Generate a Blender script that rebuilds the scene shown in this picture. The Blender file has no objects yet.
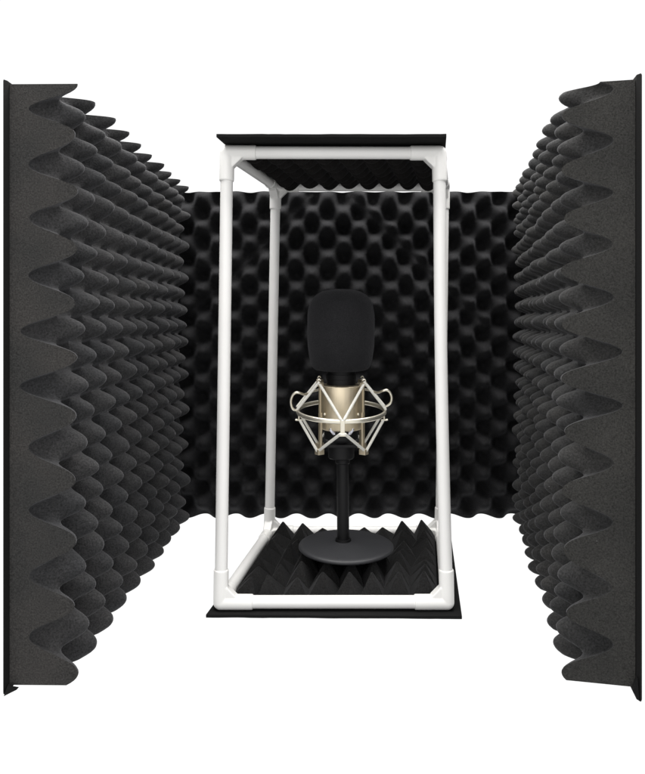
import bpy, bmesh, math, random
import numpy as np
from mathutils import Vector, Matrix, noise

random.seed(7)
sc = bpy.context.scene
COL = sc.collection
S = 0.001                                   # everything below is laid out in millimetres

# ------------------------------------------------------------------ materials
def new_mat(name):
    m = bpy.data.materials.new(name)
    m.use_nodes = True
    nt = m.node_tree
    return m, nt, nt.nodes['Principled BSDF'], nt.nodes['Material Output']

def foam_mat(name, c0, c1, sheen=0.3, sheen_rough=0.35, sheen_tint=(0.8, 0.8, 0.85), pore=520, bump=0.5,
             specks=True):
    m, nt, b, out = new_mat(name)
    N, L = nt.nodes, nt.links
    tc = N.new('ShaderNodeTexCoord')
    n1 = N.new('ShaderNodeTexNoise'); n1.inputs['Scale'].default_value = 14; n1.inputs['Detail'].default_value = 4
    L.new(tc.outputs['Object'], n1.inputs['Vector'])
    n2 = N.new('ShaderNodeTexNoise'); n2.inputs['Scale'].default_value = pore; n2.inputs['Detail'].default_value = 6; n2.inputs['Roughness'].default_value = 0.7
    L.new(tc.outputs['Object'], n2.inputs['Vector'])
    r1 = N.new('ShaderNodeValToRGB')
    r1.color_ramp.elements[0].position = 0.33; r1.color_ramp.elements[1].position = 0.68
    r1.color_ramp.elements[0].color = (*c0, 1); r1.color_ramp.elements[1].color = (*c1, 1)
    L.new(n1.outputs['Fac'], r1.inputs['Fac'])
    mr = N.new('ShaderNodeMapRange')
    mr.inputs['From Min'].default_value = 0.3; mr.inputs['From Max'].default_value = 0.7
    mr.inputs['To Min'].default_value = 0.42; mr.inputs['To Max'].default_value = 1.62
    L.new(n2.outputs['Fac'], mr.inputs['Value'])
    mul = N.new('ShaderNodeMix'); mul.data_type = 'RGBA'; mul.blend_type = 'MULTIPLY'
    mul.inputs['Factor'].default_value = 1.0
    L.new(r1.outputs['Color'], mul.inputs['A']); L.new(mr.outputs['Result'], mul.inputs['B'])
    col = mul.outputs['Result']
    if specks:                              # lint and dust caught in the open cells
        v = N.new('ShaderNodeTexVoronoi'); v.inputs['Scale'].default_value = 75
        L.new(tc.outputs['Object'], v.inputs['Vector'])
        lt = N.new('ShaderNodeMath'); lt.operation = 'LESS_THAN'; lt.inputs[1].default_value = 0.045
        L.new(v.outputs['Distance'], lt.inputs[0])
        mx = N.new('ShaderNodeMix'); mx.data_type = 'RGBA'
        sep = N.new('ShaderNodeSeparateColor'); L.new(v.outputs['Color'], sep.inputs['Color'])
        gt = N.new('ShaderNodeMath'); gt.operation = 'GREATER_THAN'; gt.inputs[1].default_value = 0.9
        L.new(sep.outputs['Red'], gt.inputs[0])
        mm = N.new('ShaderNodeMath'); mm.operation = 'MULTIPLY'
        L.new(lt.outputs[0], mm.inputs[0]); L.new(gt.outputs[0], mm.inputs[1])
        L.new(mm.outputs[0], mx.inputs['Factor'])
        L.new(col, mx.inputs['A']); mx.inputs['B'].default_value = (0.11, 0.11, 0.11, 1)
        col = mx.outputs['Result']
    L.new(col, b.inputs['Base Color'])
    b.inputs['Roughness'].default_value = 0.95
    b.inputs['Specular IOR Level'].default_value = 0.08
    b.inputs['Sheen Weight'].default_value = sheen
    b.inputs['Sheen Roughness'].default_value = sheen_rough
    b.inputs['Sheen Tint'].default_value = (*sheen_tint, 1)
    bp = N.new('ShaderNodeBump'); bp.inputs['Strength'].default_value = bump; bp.inputs['Distance'].default_value = 0.0018
    L.new(n2.outputs['Fac'], bp.inputs['Height']); L.new(bp.outputs['Normal'], b.inputs['Normal'])
    return m

def plain_mat(name, col, rough, metal=0.0, spec=0.5, var=0.0, bump=0.0, scale=60, stretch=(1, 1, 1)):
    m, nt, b, out = new_mat(name)
    N, L = nt.nodes, nt.links
    b.inputs['Metallic'].default_value = metal
    b.inputs['Specular IOR Level'].default_value = spec
    tc = N.new('ShaderNodeTexCoord')
    mp = N.new('ShaderNodeMapping'); mp.inputs['Scale'].default_value = stretch
    L.new(tc.outputs['Object'], mp.inputs['Vector'])
    n = N.new('ShaderNodeTexNoise'); n.inputs['Scale'].default_value = scale; n.inputs['Detail'].default_value = 5
    L.new(mp.outputs['Vector'], n.inputs['Vector'])
    r = N.new('ShaderNodeValToRGB')
    r.color_ramp.elements[0].position = 0.3; r.color_ramp.elements[1].position = 0.7
    r.color_ramp.elements[0].color = (*[c * (1 - var) for c in col], 1)
    r.color_ramp.elements[1].color = (*[min(1, c * (1 + var)) for c in col], 1)
    L.new(n.outputs['Fac'], r.inputs['Fac']); L.new(r.outputs['Color'], b.inputs['Base Color'])
    mr = N.new('ShaderNodeMapRange')
    mr.inputs['To Min'].default_value = max(0, rough - 0.06); mr.inputs['To Max'].default_value = min(1, rough + 0.06)
    L.new(n.outputs['Fac'], mr.inputs['Value']); L.new(mr.outputs['Result'], b.inputs['Roughness'])
    if bump:
        bp = N.new('ShaderNodeBump'); bp.inputs['Strength'].default_value = bump; bp.inputs['Distance'].default_value = 0.001
        L.new(n.outputs['Fac'], bp.inputs['Height']); L.new(bp.outputs['Normal'], b.inputs['Normal'])
    return m

M_FOAM_L = foam_mat('charcoal_foam_warm', (0.0272, 0.0277, 0.0290), (0.0355, 0.0350, 0.0355), sheen=0.2)
M_FOAM_R = foam_mat('charcoal_foam_grey', (0.0255, 0.0258, 0.0262), (0.0325, 0.0320, 0.0312), sheen=0.2)
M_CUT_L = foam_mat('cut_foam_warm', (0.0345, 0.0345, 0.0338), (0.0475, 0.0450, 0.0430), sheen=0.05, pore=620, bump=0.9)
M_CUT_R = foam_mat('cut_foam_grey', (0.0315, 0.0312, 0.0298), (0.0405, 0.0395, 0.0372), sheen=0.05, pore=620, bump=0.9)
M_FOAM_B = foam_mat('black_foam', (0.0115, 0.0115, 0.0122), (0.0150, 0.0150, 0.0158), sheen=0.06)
M_PYR = foam_mat('black_pyramid_foam', (0.0105, 0.0105, 0.0105), (0.0145, 0.0145, 0.0145), sheen=0.05, bump=0.2)
M_LID = foam_mat('black_lid_foam', (0.008, 0.0075, 0.007), (0.011, 0.010, 0.010), sheen=0.04, bump=0.2)
M_WIND = foam_mat('windscreen_foam', (0.015, 0.015, 0.0162), (0.0188, 0.0188, 0.0202), sheen=0.06, sheen_rough=0.3,
                  pore=800, bump=0.7, specks=False)
M_BOARD = plain_mat('black_felt_board', (0.006, 0.006, 0.006), 0.9, spec=0.15, var=0.2, bump=0.3, scale=900)
M_PVC = plain_mat('white_pvc', (0.74, 0.735, 0.72), 0.38, spec=0.4, var=0.015, scale=18)
M_PVC_FIT = plain_mat('white_pvc_moulded', (0.745, 0.74, 0.72), 0.32, spec=0.45, var=0.015, scale=25)
M_GOLD = plain_mat('champagne_metal', (0.63, 0.55, 0.41), 0.5, metal=1.0, var=0.06, bump=0.08, scale=300, stretch=(1, 1, 0.15))
M_NICKEL = plain_mat('satin_nickel', (0.77, 0.73, 0.62), 0.33, metal=0.88, var=0.06, scale=120)
M_BAND = plain_mat('pale_elastic_cord', (0.62, 0.61, 0.56), 0.45, spec=0.5, var=0.1, scale=700)
M_STEEL = plain_mat('bright_steel', (0.62, 0.63, 0.70), 0.2, metal=1.0, var=0.03)
M_BLACK = plain_mat('black_plastic', (0.005, 0.005, 0.0055), 0.5, spec=0.22, var=0.1)
M_IRON = plain_mat('black_painted_iron', (0.022, 0.0225, 0.025), 0.5, spec=0.4, var=0.12, bump=0.1, scale=500)

# ------------------------------------------------------------------ object helpers
def mesh_obj(name, verts, faces, mat, parent=None, smooth=True, origin=(0, 0, 0)):
    o3 = Vector(origin)
    me = bpy.data.meshes.new(name)
    me.from_pydata([tuple((Vector(v) - o3) * S) for v in verts], [], faces)
    me.validate(); me.update()
    me.polygons.foreach_set('use_smooth', [smooth] * len(me.polygons))
    me.materials.append(mat)
    o = bpy.data.objects.new(name, me)
    COL.objects.link(o)
    if parent:
        o.parent = parent
    return o

def thing(name, label, cat, loc, group=None):
    o = bpy.data.objects.new(name, None)
    COL.objects.link(o)
    o.location = Vector(loc) * S
    o.empty_display_size = 0.05
    o['label'] = label; o['category'] = cat
    if group:
        o['group'] = group
    return o

class MB:
    """collects vertices and faces of one mesh"""
    def __init__(self):
        self.v, self.f = [], []
    def add(self, vs, fs):
        k = len(self.v)
        self.v += [Vector(p) for p in vs]
        self.f += [tuple(i + k for i in f) for f in fs]
    def tube(self, pts, r, seg=16, closed=False, flat=1.0, caps=True):
        pts = [Vector(p) for p in pts]
        n = len(pts)
        rs = r if isinstance(r, (list, tuple)) else [r] * n
        def tang(i):
            if closed:
                return (pts[(i + 1) % n] - pts[i - 1]).normalized()
            a, c = pts[max(i - 1, 0)], pts[min(i + 1, n - 1)]
            return (c - a).normalized()
        t = tang(0)
        up = Vector((0, 0, 1)) if abs(t.z) < 0.9 else Vector((0, 1, 0))
        nrm = (up - t * up.dot(t)).normalized()
        vs = []
        for i in range(n):
            t = tang(i)
            nrm = (nrm - t * nrm.dot(t)).normalized()
            bi = t.cross(nrm)
            for k in range(seg):
                a = 2 * math.pi * k / seg
                vs.append(pts[i] + (nrm * math.cos(a) + bi * math.sin(a) * flat) * rs[i])
        fs = []
        for i in range(n if closed else n - 1):
            j = (i + 1) % n
            for k in range(seg):
                l = (k + 1) % seg
                fs.append((i * seg + k, i * seg + l, j * seg + l, j * seg + k))
        if caps and not closed:
            fs.append(tuple(reversed(range(seg))))
            fs.append(tuple(range((n - 1) * seg, n * seg)))
        self.add(vs, fs)
        return self
    def rod(self, a, b, r, seg=12):
        """straight rod with rounded ends"""
        a, b = Vector(a), Vector(b)
        d = (b - a).normalized()
        pts, rs = [], []
        for q in (0.0, 0.35, 0.7, 1.0):
            pts.append(a - d * r * (1 - q)); rs.append(max(0.12, math.sqrt(1 - (1 - q) ** 2)) * r)
        m = (a + b) / 2
        pts.append(m); rs.append(r)
        for q in (1.0, 0.7, 0.35, 0.0):
            pts.append(b + d * r * (1 - q)); rs.append(max(0.12, math.sqrt(1 - (1 - q) ** 2)) * r)
        return self.tube(pts, rs, seg)
    def lathe(self, prof, centre, seg=64):
        c = Vector(centre)
        vs, fs = [], []
        for r, z in prof:
            for k in range(seg):
                a = 2 * math.pi * k / seg
                vs.append(c + Vector((r * math.cos(a), r * math.sin(a), z)))
        for i in range(len(prof) - 1):
            for k in range(seg):
                l = (k + 1) % seg
                fs.append((i * seg + k, i * seg + l, (i + 1) * seg + l, (i + 1) * seg + k))
        fs.append(tuple(reversed(range(seg))))
        fs.append(tuple(range((len(prof) - 1) * seg, len(prof) * seg)))
        self.add(vs, fs)
        return self
    def box(self, c, sx, sy, sz, rot=0.0):
        c = Vector(c); R = Matrix.Rotation(rot, 3, 'Z')
        vs = [c + R @ Vector((x * sx / 2, y * sy / 2, z * sz / 2)) for x in (-1, 1) for y in (-1, 1) for z in (-1, 1)]
        fs = [(0, 1, 3, 2), (4, 6, 7, 5), (0, 4, 5, 1), (2, 3, 7, 6), (0, 2, 6, 4), (1, 5, 7, 3)]
        self.add(vs, fs)
        return self
    def build(self, name, mat, parent=None, smooth=True, origin=(0, 0, 0), bevel=0, sharp=35):
        o = mesh_obj(name, self.v, self.f, mat, parent, smooth, origin)
        bm = bmesh.new(); bm.from_mesh(o.data)
        bmesh.ops.recalc_face_normals(bm, faces=bm.faces)
        if bevel:
            es = [e for e in bm.edges if len(e.link_faces) == 2 and e.calc_face_angle(0) > math.radians(50)]
            bmesh.ops.bevel(bm, geom=es, offset=bevel * S, segments=3, profile=0.6, affect='EDGES')
        for e in bm.edges:
            if len(e.link_faces) == 2 and e.calc_face_angle(0) > math.radians(sharp):
                e.smooth = False
        bm.to_mesh(o.data); bm.free()
        o.data.polygons.foreach_set('use_smooth', [smooth] * len(o.data.polygons))
        o.data.update()
        return o

FLOOR = -373.0            # the surface, relative to the lens height

# ------------------------------------------------------------------ egg-crate foam slab
def nz(x, y, z, s):
    return noise.noise(Vector((x * s, y * s, z * s)))

def egg_slab(name, O, U, V, Nv, lu, v0, v1, hfun, mat, parent, origin, step=2.4, cut=None):
    """a slab: flat back in the plane O + U u + V v, moulded face at height hfun(u, v) along Nv, cut edges straight"""
    O, U, V, Nv = Vector(O), Vector(U).normalized(), Vector(V).normalized(), Vector(Nv).normalized()
    nu = int(lu / step) + 1
    nv = int((v1 - v0) / step) + 1
    us = np.linspace(0, lu, nu); vs_ = np.linspace(v0, v1, nv)
    Hm = np.zeros((nu, nv))
    for i, u in enumerate(us):
        for j, v in enumerate(vs_):
            Hm[i, j] = hfun(u, v)
    verts, faces = [], []
    for i in range(nu):
        for j in range(nv):
            verts.append(O + U * us[i] + V * vs_[j] + Nv * Hm[i, j])
    for i in range(nu - 1):
        for j in range(nv - 1):
            faces.append((i * nv + j, (i + 1) * nv + j, (i + 1) * nv + j + 1, i * nv + j + 1))
    def skirt(idx, flip):
        k = len(verts)
        layers = 3                                       # a softly rounded cut edge, then the flat cut
        for (i, j) in idx:
            p = O + U * us[i] + V * vs_[j]
            verts.append(p + Nv * Hm[i, j]); verts.append(p)
        for a in range(len(idx) - 1):
            q = (k + 2 * a, k + 2 * a + 2, k + 2 * a + 3, k + 2 * a + 1)
            faces.append(q if flip else tuple(reversed(q)))
    skirt([(0, j) for j in range(nv)], True)
    skirt([(nu - 1, j) for j in range(nv)], False)
    skirt([(i, 0) for i in range(nu)], False)
    skirt([(i, nv - 1) for i in range(nu)], True)
    k = len(verts)
    for (u, v) in ((0, v0), (lu, v0), (lu, v1), (0, v1)):
        verts.append(O + U * u + V * v)
    faces.append((k, k + 3, k + 2, k + 1))
    o = mesh_obj(name, verts, faces, mat, parent, True, origin)
    # make the winding agree with the outside
    me = o.data
    c = me.polygons[0].normal
    if c.dot(Nv) < 0:
        bm = bmesh.new(); bm.from_mesh(me)
        bmesh.ops.reverse_faces(bm, faces=bm.faces[:])
        bm.to_mesh(me); bm.free()
    n_top = (nu - 1) * (nv - 1)
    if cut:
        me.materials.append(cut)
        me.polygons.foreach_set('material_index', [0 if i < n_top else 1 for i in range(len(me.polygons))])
    me.polygons.foreach_set('use_smooth', [i < n_top for i in range(len(me.polygons))])
    me.update()
    return o

def phase_from(peaks):
    """moulded ridges of a soft, slightly stretched sheet: heights of the crests -> phase in periods"""
    xs = np.array(sorted(peaks)); ph = np.arange(len(xs), dtype=float)
    d0, d1 = xs[1] - xs[0], xs[-1] - xs[-2]
    xs = np.concatenate(([xs[0] - 2 * d0], xs, [xs[-1] + 2 * d1]))
    ph = np.concatenate(([-2.0], ph, [ph[-1] + 2.0]))
    return lambda v: float(np.interp(v, xs, ph))

def make_hfun(phase_v, pu, u_off, base, amp, seed, join=None, crease=None, power=0.95, blunt=0.32, nose=None, v_taper=None):
    def h(u, v):
        du = 4.2 * nz(u, v, seed, 0.017)
        dv = 4.2 * nz(u, v, seed + 50, 0.017)
        a = 2 * math.pi * (u + du - u_off) / pu
        b = 2 * math.pi * phase_v(v + dv)
        t = 0.5 + 0.5 * math.cos(a) * math.cos(b)
        g1 = max(t, 0.0) ** power
        g = (1 - blunt) * g1 + blunt * g1 * g1 * (3 - 2 * g1)      # blunt fingers, narrow pits
        if nose:                                       # straight flanks, broad rounded nose, tighter pit
            m0, m1 = nose
            g = (m0 + m1 - 2) * t ** 3 + (3 - 2 * m0 - m1) * t * t + m0 * t
        k = amp * (1 + 0.12 * nz(u, v, seed + 90, 0.024))
        if v_taper is not None:
            k *= 0.68 + 0.32 * min(1.0, max(0.0, v - v_taper) / 30)
        z = base + k * g
        if join:                                       # where two sheets of foam meet, the cut bites deeper
            z -= 13 * math.exp(-(u / 26) ** 2) * math.exp(-((v - join) / 42) ** 2) * (1 - t)
        if crease:
            for (x0, y0, x1, y1, w) in crease:
                dx, dy = x1 - x0, y1 - y0
                L2 = dx * dx + dy * dy
                s = max(0, min(1, ((u - x0) * dx + (v - y0) * dy) / L2))
                d = math.hypot(u - x0 - s * dx, v - y0 - s * dy)
                e = math.exp(-(d / w) ** 2)
                z = z * (1 - 0.8 * e) + (base + amp * 0.5) * 0.8 * e
        z += 0.5 * nz(u, v, seed, 0.12)
        return max(z, 3.0)
    return h

GRP = 'upright acoustic foam panels around the frame'
# --- left panel: straight back from the viewer
LP = [318 - y for y in (85, 135, 190, 247, 303, 359, 417, 479, 542, 606, 672)]
t_left = thing('acoustic_panel', 'charcoal egg-crate foam panel with black backing, standing at the left of the white frame',
               'acoustic panel', (-316, 940, FLOOR), GRP)
org = (-316, 940, FLOOR)
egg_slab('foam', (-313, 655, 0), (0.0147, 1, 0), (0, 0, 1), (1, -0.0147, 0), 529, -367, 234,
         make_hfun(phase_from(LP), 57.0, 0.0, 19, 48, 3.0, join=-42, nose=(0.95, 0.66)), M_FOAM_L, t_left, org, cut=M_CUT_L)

def backing(corners, z0, z1, name, parent, origin, outer, inner_edge=None):
    """felt-covered board behind a foam sheet; corners = plan quad"""
    mb = MB()
    n = len(corners)
    lo = [Vector((x, y, z0)) for x, y in corners]
    hi = [Vector((x, y, z1)) for x, y in corners]
    mb.add(lo + hi, [tuple(range(n)), tuple(range(2 * n - 1, n - 1, -1))] +
           [(i, n + i, n + (i + 1) % n, (i + 1) % n) for i in range(n)])
    return mb.build(name, M_BOARD, parent, True, origin, bevel=0.8)
backing([(-313.4, 652), (-315.6, 648), (-317.4, 651), (-309.0, 1184), (-305.6, 1184)], FLOOR, 236.5, 'backing_board', t_left, org, -1)
mb = MB()                                           # felt tab folded under the lower front corner
mb.add([(-312.6, 651.5, -364), (-314, 645, FLOOR + 0.3), (-303, 649, -368.5), (-312.6, 654.5, -367.3), (-314, 654, FLOOR + 0.4), (-303, 654, -368.6)],
       [(0, 1, 2), (5, 4, 3), (0, 3, 4, 1), (1, 4, 5, 2), (2, 5, 3, 0)])
mb.build('corner_tab', M_BOARD, t_left, False, org)

# --- right panel: its far end swings outward
ang = math.atan2(110, 566)
Ur = Vector((math.sin(ang), math.cos(ang), 0)); Nr = Vector((-math.cos(ang), math.sin(ang), 0))
tip0 = Vector((240.5, 655, 0))
Or = tip0 - Nr * 67.5
RP = [318 - y for y in (67, 117, 168, 220, 271, 324, 378, 432, 490, 551, 613, 672)]
org = tuple(Or + Ur * 288 - Nr * 4 + Vector((0, 0, FLOOR)))
t_right = thing('acoustic_panel', 'charcoal egg-crate foam panel angled outward, standing at the right of the white frame',
                'acoustic panel', org, GRP)
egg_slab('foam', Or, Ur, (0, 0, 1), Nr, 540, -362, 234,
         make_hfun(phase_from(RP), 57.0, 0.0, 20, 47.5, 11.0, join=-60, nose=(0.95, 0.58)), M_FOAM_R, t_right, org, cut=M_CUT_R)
def rp(u, n):
    p = Or + Ur * u + Nr * n
    return (p.x, p.y)
backing([rp(-2, -0.4), rp(538, -0.4), rp(538, -5.5), rp(-2, -5.5), rp(-6, -3.6)], FLOOR, 238, 'backing_board', t_right, org, 1)
mb = MB()
a = Or + Ur * -6
mb.add([a + Nr * 4 + Vector((0, 0, -362.5)), a - Nr * 2 + Vector((0, 0, FLOOR + 0.5)), a - Nr * 0.5 + Vector((0, 0, -350)),
        a + Ur * 5 + Nr * 4 + Vector((0, 0, -362.5)), a + Ur * 5 - Nr * 2 + Vector((0, 0, FLOOR + 0.5)), a + Ur * 5 - Nr * 0.5 + Vector((0, 0, -350))],
       [(0, 1, 2), (5, 4, 3), (0, 3, 4, 1), (1, 4, 5, 2), (2, 5, 3, 0)])
mb.build('corner_tab', M_BOARD, t_right, False, org)

# --- back panel, between the far ends of the side panels
X0, X1, YB = -290, 396, 1250
org = ((X0 + X1) / 2, YB + 4, FLOOR)
t_back = thing('acoustic_panel', 'black egg-crate foam panel with two slanting creases, standing behind the white frame and microphone',
               'acoustic panel', org, GRP)
PB = 56.2
BP = [164.5 + PB * k for k in range(-11, 4)]
def bx(px, py):
    return ((px - 322.5) * 1212 / 655 - X0, (318 - py) * 1212 / 655)
cr = [(*bx(312, 196), *bx(232, 278), 9), (*bx(350, 196), *bx(482, 324), 9), (*bx(232, 278), *bx(190, 312), 6)]
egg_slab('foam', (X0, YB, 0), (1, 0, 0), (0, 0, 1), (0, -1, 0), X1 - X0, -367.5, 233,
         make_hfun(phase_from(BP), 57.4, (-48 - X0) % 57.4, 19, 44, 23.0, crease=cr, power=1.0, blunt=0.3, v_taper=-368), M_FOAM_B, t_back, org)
backing([(X0 + 3, YB + 0.4), (X1 - 3, YB + 0.4), (X1 - 3, YB + 8), (X0 + 3, YB + 8)], FLOOR, 232, 'backing_board', t_back, org, 0)

# ------------------------------------------------------------------ white pipe frame
BZ = -359.4
C = {  # corner name: position of the pipe centre lines
    'bfl': Vector((-128.7, 829, BZ)), 'bfr': Vector((157.2, 829, BZ)),
    'bbl': Vector((-89.5, 1104, BZ)), 'bbr': Vector((198.5, 1104, BZ)),
    'tfl': Vector((-123.8, 850, 214.8)), 'tfr': Vector((151.4, 850, 214.2)),
    'tbl': Vector((-77.5, 1085, 218.0)), 'tbr': Vector((201.5, 1085, 218.0)),
}
EDGES = [('bfl', 'bfr'), ('bbl', 'bbr'), ('bfl', 'bbl'), ('bfr', 'bbr'),
         ('tfl', 'tfr'), ('tbl', 'tbr'), ('tfl', 'tbl'), ('tfr', 'tbr'),
         ('bfl', 'tfl'), ('bfr', 'tfr'), ('bbl', 'tbl'), ('bbr', 'tbr')]
RP_, RF = 8.0, 9.5
forg = (35, 960, FLOOR)
frame = thing('pipe_frame', 'open box frame of white plastic pipes joined by elbow fittings, standing on a black board',
              'frame', forg)
for a, b in EDGES:
    A, B = C[a], C[b]
    d = (B - A).normalized()
    bow = Vector((0, 0, 0))
    if a[0] != b[0] and a == 'bfr':
        bow = Vector((-2.0, 0, 0))                       # this upright is very slightly bowed
    pts = []
    for i in range(17):
        q = i / 16
        p = A + d * 14 + (B - A - d * 28) * q
        pts.append(p + bow * math.sin(math.pi * q))
    MB().tube(pts, RP_, 32).build('pipe', M_PVC, frame, True, forg)

def voxel(mb, name, mat, parent, origin, vox=0.8, smooth_it=6):
    """melt overlapping pieces into one moulded skin"""
    o = mb.build(name, mat, parent, True, origin)
    r = o.modifiers.new('r', 'REMESH'); r.mode = 'VOXEL'; r.voxel_size = vox * S; r.use_smooth_shade = True
    s = o.modifiers.new('s', 'SMOOTH'); s.factor = 0.5; s.iterations = smooth_it
    dg = bpy.context.evaluated_depsgraph_get()
    me = bpy.data.meshes.new_from_object(o.evaluated_get(dg))
    old = o.data
    o.modifiers.clear(); o.data = me
    me.name = name
    bpy.data.meshes.remove(old)
    if not me.materials:
        me.materials.append(mat)
    me.polygons.foreach_set('use_smooth', [True] * len(me.polygons))
    return o

for key, P in C.items():
    dirs = []
    for a, b in EDGES:
        if a == key: dirs.append((C[b] - P).normalized())
        if b == key: dirs.append((C[a] - P).normalized())
    mb = MB()
    L = 41 if key[0] == 'b' else 38
    for d in dirs:
        mb.tube([P - d * 1.0, P + d * 10, P + d * (L - 1.2), P + d * L], [RF, RF, RF, RF - 0.6], 32)
    # rounded outer corner
    sv = bmesh.new(); bmesh.ops.create_uvsphere(sv, u_segments=32, v_segments=20, radius=RF)
    sv.verts.ensure_lookup_table()
    mb.add([P + v.co for v in sv.verts], [tuple(v.index for v in f.verts) for f in sv.faces]); sv.free()
    # webs in the three inner angles
    for i in range(3):
        for j in range(i + 1, 3):
            d1, d2 = dirs[i], dirs[j]
            n = d1.cross(d2).normalized() * (RF * 0.72)
            k = 20
            tri = [P + (d1 + d2) * 2, P + d1 * k + d2 * (RF - 1), P + d2 * k + d1 * (RF - 1)]
            mb.add([t - n for t in tri] + [t + n for t in tri], [(0, 2, 1), (3, 4, 5), (0, 1, 4, 3), (1, 2, 5, 4), (2, 0, 3, 5)])
    voxel(mb, 'elbow_fitting', M_PVC_FIT, frame, forg)

# ------------------------------------------------------------------ base board with pyramid foam
def slab(quad, z_list, th, name, mat, parent, origin, bevel=0.7):
    """felt-covered board with the small waves and wavering edge of real card"""
    n, m = 40, 6
    P = [Vector((x, y, z)) for (x, y), z in zip(quad, z_list)]
    top, low = [], []
    for j in range(m + 1):
        for i in range(n + 1):
            a = P[0].lerp(P[1], i / n); b = P[3].lerp(P[2], i / n)
            p = a.lerp(b, j / m)
            if j in (0, m):
                p = p + Vector((0, (0.9 * nz(p.x, p.y, 3, 0.03) + 0.35 * nz(p.x, p.y, 9, 0.15)) * (-1 if j == 0 else 1), 0))
            lift = 0.5 + 0.5 * nz(p.x, p.y, 17, 0.02)
            t2 = th + 0.7 * lift + 0.25 * nz(p.x, p.y, 31, 0.11)
            low.append(p); top.append(p + Vector((0, 0, t2)))
    N_ = (n + 1) * (m + 1)
    ix = lambda i, j: j * (n + 1) + i
    fs = []
    for j in range(m):
        for i in range(n):
            q = (ix(i, j), ix(i + 1, j), ix(i + 1, j + 1), ix(i, j + 1))
            fs.append(tuple(reversed(q))); fs.append(tuple(k + N_ for k in q))
    rim = [ix(i, 0) for i in range(n)] + [ix(n, j) for j in range(m)] + [ix(i, m) for i in range(n, 0, -1)] + [ix(0, j) for j in range(m, 0, -1)]
    for q in range(len(rim)):
        a, b = rim[q], rim[(q + 1) % len(rim)]
        fs.append((a, b, b + N_, a + N_))
    mb = MB(); mb.add(low + top, fs)
    return mb.build(name, mat, parent, True, origin, bevel=bevel)

def bil(q, s, t):
    a = q[0].lerp(q[1], s); b = q[3].lerp(q[2], s)
    return a.lerp(b, t)

borg = (35, 960, FLOOR)
base = thing('pyramid_foam_pad', 'black board with black pyramid foam, lying inside the bottom of the white frame', 'foam pad', borg)
slab([(-145, 814), (172.5, 810), (219, 1119), (-98, 1119)], [FLOOR + 0.4] * 4, 3.6, 'backing_board', M_BOARD, base, borg)

def pyramids(quad, nx, ny, base_h, peak, sign, mat, parent, origin, soft, seed):
    """rows of square pyramids (or soft lumps) moulded on a sheet; quad = plan corners at the board"""
    rnd = random.Random(seed)
    k = 8                                              # cells per pyramid side
    W, Hh = nx * k, ny * k
    jit = {}
    verts, faces = [], []
    for j in range(Hh + 1):
        for i in range(W + 1):
            ci, cj = min(i // k, nx - 1), min(j // k, ny - 1)
            if (ci, cj) not in jit:
                jit[(ci, cj)] = (rnd.uniform(-0.13, 0.13), rnd.uniform(-0.16, 0.1), rnd.uniform(0.8, 1.1))
            fx, fy = i / k - ci, j / k - cj
            # distance to the cell edge, 0 at the groove, 1 at the apex
            cx, cy, kk = jit[(ci, cj)]
            mx = min(fx / (0.5 + cx), (1 - fx) / (0.5 - cx)); my = min(fy / (0.5 + cy), (1 - fy) / (0.5 - cy))
            m = max(0.0, min(mx, my, 1.0))
            if soft:
                h = peak * kk * (max(0.0, math.sin(math.pi * fx) * math.sin(math.pi * fy)) ** 0.7)
            else:
                h = peak * kk * (m - 0.10 * max(0, m - 0.85) / 0.15)
            p = bil(quad, i / W, j / Hh)
            if not soft:
                d = math.hypot((p.x - 36) / 76, (p.y - 985) / 118)
                h *= 1 - 0.5 * max(0.0, min(1.0, (1.15 - d) / 0.3)) * max(0.0, min(1.0, (p.y - 900) / 60))
                h = min(h, 30.5) if math.hypot(p.x - 33, p.y - 931) < 72 else h
            verts.append(p + Vector((0, 0, sign * (base_h + h))))
    for j in range(Hh):
        for i in range(W):
            a = j * (W + 1) + i
            faces.append((a, a + 1, a + W + 2, a + W + 1))
    rim = [i for i in range(W + 1)] + [j * (W + 1) + W for j in range(1, Hh + 1)] + \
          [Hh * (W + 1) + i for i in range(W - 1, -1, -1)] + [j * (W + 1) for j in range(Hh - 1, 0, -1)]
    k0 = len(verts)
    for r in rim:
        v = verts[r].copy()
        i, j = r % (W + 1), r // (W + 1)
        p = bil(quad, i / W, j / Hh)
        verts.append(p)
    n = len(rim)
    for q in range(n):
        faces.append((rim[q], rim[(q + 1) % n], k0 + (q + 1) % n, k0 + q))
    faces.append(tuple(range(k0, k0 + n)))
    mb = MB(); mb.add(verts, faces)
    return mb.build('foam', mat, parent, True, origin, sharp=28 if not soft else 60)

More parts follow.
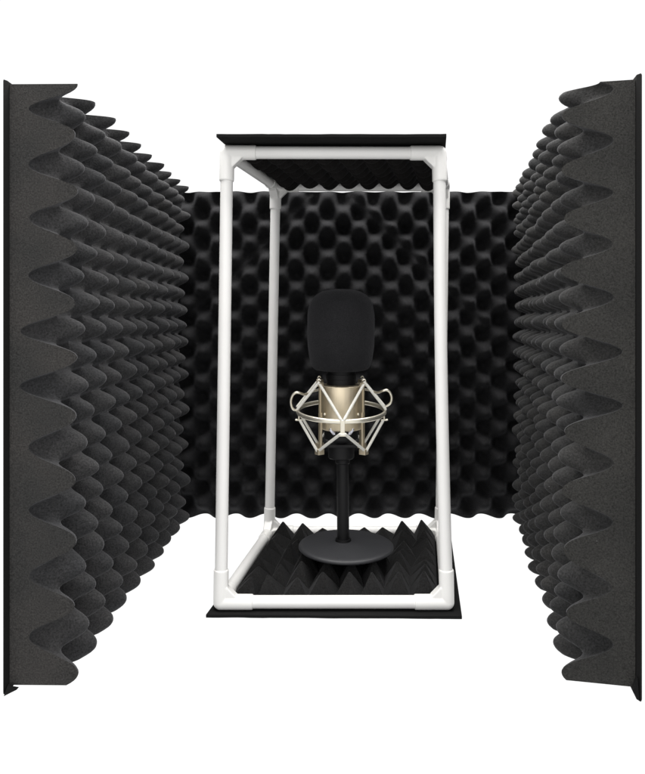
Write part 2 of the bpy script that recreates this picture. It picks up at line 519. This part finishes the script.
zq = FLOOR + 4.2
def facets(quad, nx, ny, base_h, peak, mat, parent, origin, seed):
    """flat-sided foam pyramids on a thin sheet, squashed where the stand presses on them"""
    rnd = random.Random(seed)
    mb = MB()
    gp = {}
    for j in range(ny + 1):
        for i in range(nx + 1):
            p = bil(quad, i / nx, j / ny)
            if 0 < i < nx and 0 < j < ny:
                p = p + Vector((rnd.uniform(-5, 5), rnd.uniform(-5, 5), 0))
            gp[i, j] = p + Vector((0, 0, base_h + rnd.uniform(-1.5, 1.5)))
    mb.v = [gp[i, j].copy() for j in range(ny + 1) for i in range(nx + 1)]
    ix = lambda i, j: j * (nx + 1) + i
    for j in range(ny):
        for i in range(nx):
            cs = [ix(i, j), ix(i + 1, j), ix(i + 1, j + 1), ix(i, j + 1)]
            mid = sum((mb.v[c] for c in cs), Vector()) / 4
            h = peak * rnd.uniform(0.74, 1.14)
            lean = Vector((rnd.uniform(-6, 6), rnd.uniform(-7, 3), 0))
            d = math.hypot((mid.x - 33) / 66, (mid.y - YM0) / 66)
            if d < 1.25:                                 # under the stand
                h = 33.0 if d < 1.05 else 28.0
                lean = Vector((0, 0, 0))
            elif mid.y > 1010 and abs(mid.x - 52) < 62:
                h *= 0.62
            k = len(mb.v)
            for c in cs:                                 # a very small blunt top
                mb.v.append(mid + lean + (mb.v[c] - mid) * 0.07 + Vector((0, 0, h)))
            mb.f.append((k, k + 1, k + 2, k + 3))
            for q in range(4):
                mb.f.append((cs[q], cs[(q + 1) % 4], k + (q + 1) % 4, k + q))
    rim = [ix(i, 0) for i in range(nx)] + [ix(nx, j) for j in range(ny)] + [ix(i, ny) for i in range(nx, 0, -1)] + [ix(0, j) for j in range(ny, 0, -1)]
    k0 = len(mb.v)
    for r in rim:
        v = mb.v[r]; mb.v.append(Vector((v.x, v.y, quad[0].z)))
    n = len(rim)
    for q in range(n):
        mb.f.append((rim[(q + 1) % n], rim[q], k0 + q, k0 + (q + 1) % n))
    mb.f.append(tuple(range(k0, k0 + n)))
    return mb.build('foam', mat, parent, False, origin, bevel=0.9)
YM0 = 931.0
facets([Vector((-118.5, 838.5, zq)), Vector((146.5, 838.5, zq)), Vector((186.5, 1094.5, zq)), Vector((-80.5, 1094.5, zq))],
       8, 7, 8, 26, M_PYR, base, borg, 5)

lorg = (35, 960, 224)
lid = thing('ceiling_foam_pad', 'black board with black foam on its underside, lying on top of the white frame', 'foam pad', lorg)
slab([(-132, 814), (154, 814), (203, 1104), (-92, 1104)], [224.6, 224.6, 228.4, 228.4], 4.0, 'backing_board', M_BOARD, lid, lorg)
pyramids([Vector((-112, 862, 225.0)), Vector((140.5, 862, 225.0)), Vector((190, 1075, 227.6)), Vector((-66, 1075, 227.6))],
         8, 7, 6, 15, -1, M_LID, lid, lorg, True, 9)

# ------------------------------------------------------------------ microphone stand
YM = 931.0
K = YM / 655
MX = (341.2 - 322.5) * K                       # microphone axis
def zpx(y):
    return (318 - y) * K
SX = (346.0 - 322.5) * K
ZB = -327.5
sorg = (SX, YM, ZB)
stand = thing('microphone_stand', 'black desk stand with round flat base and straight pole, standing on the pyramid foam', 'microphone stand', sorg)
MB().lathe([(0.5, 0), (63, 0), (66, 0.8), (67.5, 2.6), (67.2, 4.6), (65, 6.0), (60, 6.9), (40, 8.6), (22, 10.2), (14, 11), (0.5, 11.2)],
           (SX, YM, ZB), 96).build('base', M_IRON, stand, True, sorg, sharp=60)
top = Vector((MX + 2, YM, zpx(452))); bot = Vector((SX - 4, YM, ZB + 10))
MB().tube([bot, bot.lerp(top, 0.03), bot.lerp(top, 0.031), bot.lerp(top, 0.5), top], [11.5, 11.0, 8.6, 8.6, 8.4], 32
          ).build('pole', M_BLACK, stand, True, sorg)
MB().tube([top + Vector((0, 0, -16)), top + Vector((0, 0, -15)), top + Vector((0, 0, 0)), top + Vector((0, 0, 1))], [9.6, 10.4, 10.4, 9.6], 32
          ).build('locking_collar', M_BLACK, stand, True, sorg)

# ------------------------------------------------------------------ microphone
morg = (MX, YM, zpx(428))
mic = thing('microphone', 'champagne gold studio microphone wearing a big black foam windscreen, held upright in the mount', 'microphone', morg)
RB = 31.0
MB().lathe([(0.5, zpx(429)), (RB - 5, zpx(429)), (RB - 1.2, zpx(428)), (RB, zpx(427)), (RB, zpx(386)), (RB - 0.9, zpx(385)), (RB - 3, zpx(384.4)), (0.5, zpx(384.4))],
           (MX, YM, 0), 72).build('body', M_GOLD, mic, True, morg, sharp=50)
MB().lathe([(0.5, zpx(458)), (17, zpx(458)), (18.5, zpx(457)), (19, zpx(442)), (24, zpx(438)), (25, zpx(429.2)), (0.5, zpx(429.2))],
           (MX, YM, 0), 48).build('base_cap', M_BLACK, mic, True, morg)
MB().lathe([(0.5, zpx(384.3)), (20.6, zpx(384.3)), (20.6, zpx(379)), (21.4, zpx(378.7)), (21.4, zpx(374)), (20.8, zpx(373.7)), (20.8, zpx(364)), (0.5, zpx(364))],
           (MX, YM, 0), 48).build('neck', M_BLACK, mic, True, morg)
prof = [(0.4, 289.2), (7, 289.3), (13, 290.0), (18.5, 291.3), (23.3, 293.6), (27.3, 296.8), (30.1, 300.8), (32.0, 305.5), (33.1, 312), (33.6, 320),
        (33.6, 330), (33.3, 340), (32.4, 350), (31.1, 358.5), (29.7, 364.5), (28.2, 367.6), (25.5, 369.6), (21, 370.5), (16, 370.6), (0.4, 370.4)]
P2 = []
for i in range(len(prof) - 1):                       # Catmull-Rom through the outline
    p0 = prof[max(i - 1, 0)]; p1 = prof[i]; p2 = prof[i + 1]; p3 = prof[min(i + 2, len(prof) - 1)]
    for q in range(4):
        t = q / 4
        f = lambda a, b, c, d: 0.5 * (2 * b + (c - a) * t + (2 * a - 5 * b + 4 * c - d) * t * t + (3 * b - a - 3 * c + d) * t ** 3)
        P2.append((max(0.3, f(p0[0], p1[0], p2[0], p3[0])) * K, zpx(f(p0[1], p1[1], p2[1], p3[1]))))
P2.append((prof[-1][0] * K, zpx(prof[-1][1])))
wmb = MB().lathe(list(reversed(P2)), (MX - 0.4, YM, 0), 96)
for v in wmb.v:                                      # soft foam is never a perfect solid of revolution
    d = Vector((v.x - MX, v.y - YM, 0))
    if d.length > 1:
        v += d.normalized() * (1.2 * noise.noise(v * 0.03) + 0.35 * noise.noise(v * 0.11))
wmb.build('windscreen', M_WIND, mic, True, morg, sharp=80)
for sx in (-23.5, 23.0):
    y = -math.sqrt(RB * RB - sx * sx)
    sv = bmesh.new(); bmesh.ops.create_uvsphere(sv, u_segments=16, v_segments=10, radius=2.0)
    sv.verts.ensure_lookup_table()
    mb = MB(); mb.add([Vector((MX + sx, YM + y, zpx(412.2))) + v.co for v in sv.verts], [tuple(v.index for v in f.verts) for f in sv.faces]); sv.free()
    mb.build('screw', M_NICKEL, mic, True, morg)

# ------------------------------------------------------------------ spider shock mount
gorg = (MX, YM, zpx(428))
mount = thing('shock_mount', 'pale metal ring shock mount with zigzag cords and wire loops, gripping the gold microphone', 'shock mount', gorg)
RR = 62.0
ZR = zpx(410.6)
TILT = math.radians(5.5)
def ring_pt(a, r=RR, dz=0.0):
    """point on the tilted outer ring; a = 0 towards the viewer, + to the right"""
    x, y = r * math.sin(a), -r * math.cos(a)
    return Vector((MX + x, YM + y * math.cos(TILT) - dz * math.sin(TILT) * 0, ZR + y * math.sin(TILT) + dz))
mb = MB()
SEG = 128
hw, ht = 2.2, 3.3
sec = [(hw * math.cos(q * math.pi / 8), ht * math.copysign(abs(math.sin(q * math.pi / 8)) ** 0.8, math.sin(q * math.pi / 8))) for q in range(16)]
vs, fs = [], []
for i in range(SEG):
    for (dr, dz) in sec:
        vs.append(ring_pt(2 * math.pi * i / SEG, RR + dr, dz))
for i in range(SEG):
    for k in range(16):
        fs.append((i * 16 + k, i * 16 + (k + 1) % 16, ((i + 1) % SEG) * 16 + (k + 1) % 16, ((i + 1) % SEG) * 16 + k))
mb.add(vs, fs)
mb.build('outer_ring', M_NICKEL, mount, True, gorg, sharp=70)

LX, LY = 29.5, 21.5
ZT, ZF = zpx(383.5), zpx(447.5)
hooks = {}
for sx in (-1, 1):
    for sy in (-1, 1):
        a = Vector((MX + sx * LX, YM + sy * LY, 0))
        rot = math.atan2(sy * LY, sx * LX)
        mb = MB()
        mb.box(a + Vector((0, 0, (ZR + ZF) / 2)), 3.0, 6.0, ZR - ZF, rot)
        mb.box(a + Vector((sx * 0.6, sy * 0.4, (ZT + ZR) / 2)), 2.4, 3.6, ZT - ZR, rot)
        mb.box(a + Vector((sx * 1.2, sy * 0.8, ZF - 1.5)), 10, 9.5, 7.5, rot)
        mb.box(a + Vector((sx * 0.8, sy * 0.6, ZT + 1)), 6.5, 9.5, 5.5, rot)
        arm = mb.build('cradle_arm', M_GOLD, mount, True, gorg, bevel=0.7)
        up = a + Vector((sx * 2.2, sy * 1.8, ZT + 3.5))
        dn = a + Vector((sx * 3.2, sy * 2.4, ZF - 0.5))
        hooks[(sx, sy)] = (up, dn)
        pts = [up + Vector((sx * 2 * math.cos(t) - 0.5 * sx, 0, 2.6 * math.sin(t) + 2)) for t in [math.radians(q) for q in range(-70, 200, 30)]]
        m2 = MB().tube(pts, 0.9, 8)
        m2.build('cord_hook', M_NICKEL, arm, True, gorg)

# bottom clamp plates that join the four arms under the microphone
mb = MB()
mb.box((MX, YM - LY, ZF + 6), 2 * LX - 16, 2.4, 4.0).box((MX, YM + LY, ZF + 6), 2 * LX - 16, 2.4, 4.0)
mb.box((MX, YM, ZF + 6), 14, 2 * LY - 3, 3.4)
mb.build('clamp_plate', M_BLACK, mount, True, gorg, bevel=0.5)
for sx in (-1, 1):
    MB().rod((MX + sx * 10.5, YM - 25, zpx(430.5)), (MX + sx * 15, YM - 25, zpx(426.5)), 2.6, 12).build('short_rod', M_STEEL, mount, True, gorg)  # pair of short tilted steel rods, low in front

# clips on the ring: front, back, left and right pairs
def clip(a, dz0, dz1, w):
    p0, p1 = ring_pt(a, RR + 2.6, dz0), ring_pt(a, RR + 2.6, dz1)
    mb = MB()
    c = (p0 + p1) / 2
    mb.box(c, w, 3.0, abs(dz1 - dz0), a)
    mb.box(p1 + Vector((0, 0, 0.5)), w * 1.45, 4.6, 3.6, a)
    return mb.build('cord_clip', M_NICKEL, mount, True, gorg, bevel=0.6)
clip(0, 3.0, -17.5, 6.0)
clip(math.pi, 3.0, -15, 6.0)

def cord(p, q, r=1.8):
    MB().rod(p, q, r, 10).build('cord', M_BAND, mount, True, gorg)
R_ = math.radians
for sx in (-1, 1):
    fu, fd = hooks[(sx, -1)]
    bu, bd = hooks[(sx, 1)]
    cord(fu, ring_pt(sx * R_(2), RR + 2.6, 3.5), 2.0)                     # front V
    cord(fu + Vector((sx, 0, -1)), ring_pt(sx * R_(76), RR + 1.5, 5.5))   # side V, above the ring
    cord(bu + Vector((sx, 0, -1)), ring_pt(sx * R_(96), RR + 1.0, 4.5))
    cord(bu, ring_pt(math.pi - sx * R_(3), RR + 2.6, 3.5))                # back V
    cord(fd, ring_pt(sx * R_(3), RR + 3.5, -16.0), 2.1)                   # below the ring
    cord(fd + Vector((sx, 0, 0)), ring_pt(sx * R_(72), RR - 1.0, -9.0), 2.0)
    cord(bd, ring_pt(sx * R_(100), RR - 3.5, -9.0), 2.0)
    cord(bd, ring_pt(math.pi - sx * R_(4), RR + 3.0, -13.5), 1.4)
    # the lower side hook the cords loop over
    pA = ring_pt(sx * R_(72), RR - 3, -9); pB = ring_pt(sx * R_(72), RR + 4.5, -8)
    MB().rod(pA, pB, 1.5, 10).rod(ring_pt(sx * R_(74), RR, -9), ring_pt(sx * R_(74), RR, -2), 1.2, 10
        ).build('side_hook', M_NICKEL, mount, True, gorg)
    # big wire ears at either side of the ring
    z0 = ZR
    dx = [3, 16, 30, 43, 52, 58.5, 64, 69, 71.5, 70.5, 67, 62]
    dzs = [27, 27, 26, 24, 22.5, 25.5, 26.0, 22, 14, 6, 1.2, 0.5] if sx < 0 else [27, 27, 27, 26, 25, 28.5, 29.5, 26, 19, 12, 8, 5]
    dy = [46 + sx * 1.7, 45, 38, 25, 6, -4, -4, -3, -2, -1, 0, 1]
    pts = [Vector((MX + sx * d, YM + y, z0 + z)) for d, y, z in zip(dx, dy, dzs)]
    fine = []
    for i in range(len(pts) - 1):
        p0, p1, p2, p3 = pts[max(i - 1, 0)], pts[i], pts[i + 1], pts[min(i + 2, len(pts) - 1)]
        for q in range(5):
            t = q / 5
            fine.append(0.5 * (2 * p1 + (p2 - p0) * t + (2 * p0 - 5 * p1 + 4 * p2 - p3) * t * t + (3 * p1 - p0 - 3 * p2 + p3) * t ** 3))
    fine.append(pts[-1])
    MB().tube(fine, 1.7, 12).build('wire_loop', M_NICKEL, mount, True, gorg)

# ------------------------------------------------------------------ the white surface: made-up translucent sheet, passes world light so no shadows show
me = bpy.data.meshes.new('floor')
bm = bmesh.new(); bmesh.ops.create_circle(bm, cap_ends=True, radius=4.0, segments=96)
bm.to_mesh(me); bm.free()
fl = bpy.data.objects.new('floor', me); COL.objects.link(fl)
fl.location = (0, 1.0, (FLOOR - 0.3) * S)
fl['kind'] = 'structure'
m, nt, b, out = new_mat('shadowless_white')
tr = nt.nodes.new('ShaderNodeBsdfTranslucent'); tr.inputs['Color'].default_value = (0.985, 0.985, 0.985, 1)
nt.links.new(tr.outputs[0], out.inputs['Surface']); nt.nodes.remove(b)
me.materials.append(m)

# ------------------------------------------------------------------ light
w = bpy.data.worlds.new('World'); sc.world = w; w.use_nodes = True
bg = w.node_tree.nodes['Background']
bg.inputs['Strength'].default_value = 1.06
# made-up surroundings: white, dimmed above floor level behind the camera to weaken frontal fill
wn, wl = w.node_tree.nodes, w.node_tree.links
wt = wn.new('ShaderNodeTexCoord'); ws = wn.new('ShaderNodeSeparateXYZ'); wl.new(wt.outputs['Generated'], ws.inputs[0])
def wmap(sock, a, b):
    n = wn.new('ShaderNodeMapRange'); n.interpolation_type = 'SMOOTHSTEP'
    n.inputs['From Min'].default_value = a; n.inputs['From Max'].default_value = b
    wl.new(sock, n.inputs['Value']); return n.outputs['Result']
back = wmap(ws.outputs['Y'], 0.15, -0.25); upper = wmap(ws.outputs['Z'], -0.02, 0.05)
mul = wn.new('ShaderNodeMath'); mul.operation = 'MULTIPLY'; wl.new(back, mul.inputs[0]); wl.new(upper, mul.inputs[1])
wm = wn.new('ShaderNodeMix'); wm.data_type = 'RGBA'; wl.new(mul.outputs[0], wm.inputs['Factor'])
wm.inputs['A'].default_value = (1, 1, 1, 1); wm.inputs['B'].default_value = (0.8, 0.8, 0.81, 1)
wl.new(wm.outputs['Result'], bg.inputs['Color'])

def softbox(name, loc, target, sx, sy, power, col=(1, 1, 1)):
    l = bpy.data.lights.new(name, 'AREA'); l.shape = 'RECTANGLE'; l.size = sx; l.size_y = sy
    l.energy = power; l.color = col
    o = bpy.data.objects.new(name, l); COL.objects.link(o)
    o.location = loc
    o.rotation_euler = (Vector(target) - Vector(loc)).to_track_quat('-Z', 'Y').to_euler()
    return o
softbox('overhead_softbox', (0.02, 0.85, 1.35), (0.02, 0.9, 0.0), 1.7, 0.9, 82, (1.0, 0.985, 0.965))
softbox('front_fill', (-0.25, -0.5, 0.7), (0.0, 1.0, 0.0), 1.2, 0.8, 7, (1.0, 0.98, 0.95))  # unseen fill light, added to brighten the cut faces, microphone and pipes

# ------------------------------------------------------------------ camera
cam = bpy.data.cameras.new('camera')
co = bpy.data.objects.new('camera', cam); COL.objects.link(co)
co.location = (0, 0, 0); co.rotation_euler = (math.radians(90), 0, 0)
cam.sensor_fit = 'HORIZONTAL'; cam.sensor_width = 36; cam.lens = 36 * 655 / 645
cam.shift_y = -(387 - 318) / 645
cam.clip_start = 0.02; cam.clip_end = 100
sc.camera = co

vs = sc.view_settings
vs.view_transform = 'Standard'; vs.look = 'None'; vs.exposure = 0; vs.gamma = 1; vs.use_curve_mapping = False
sc.cycles.max_bounces = 8; sc.cycles.diffuse_bounces = 4
sc.cycles.use_denoising = True
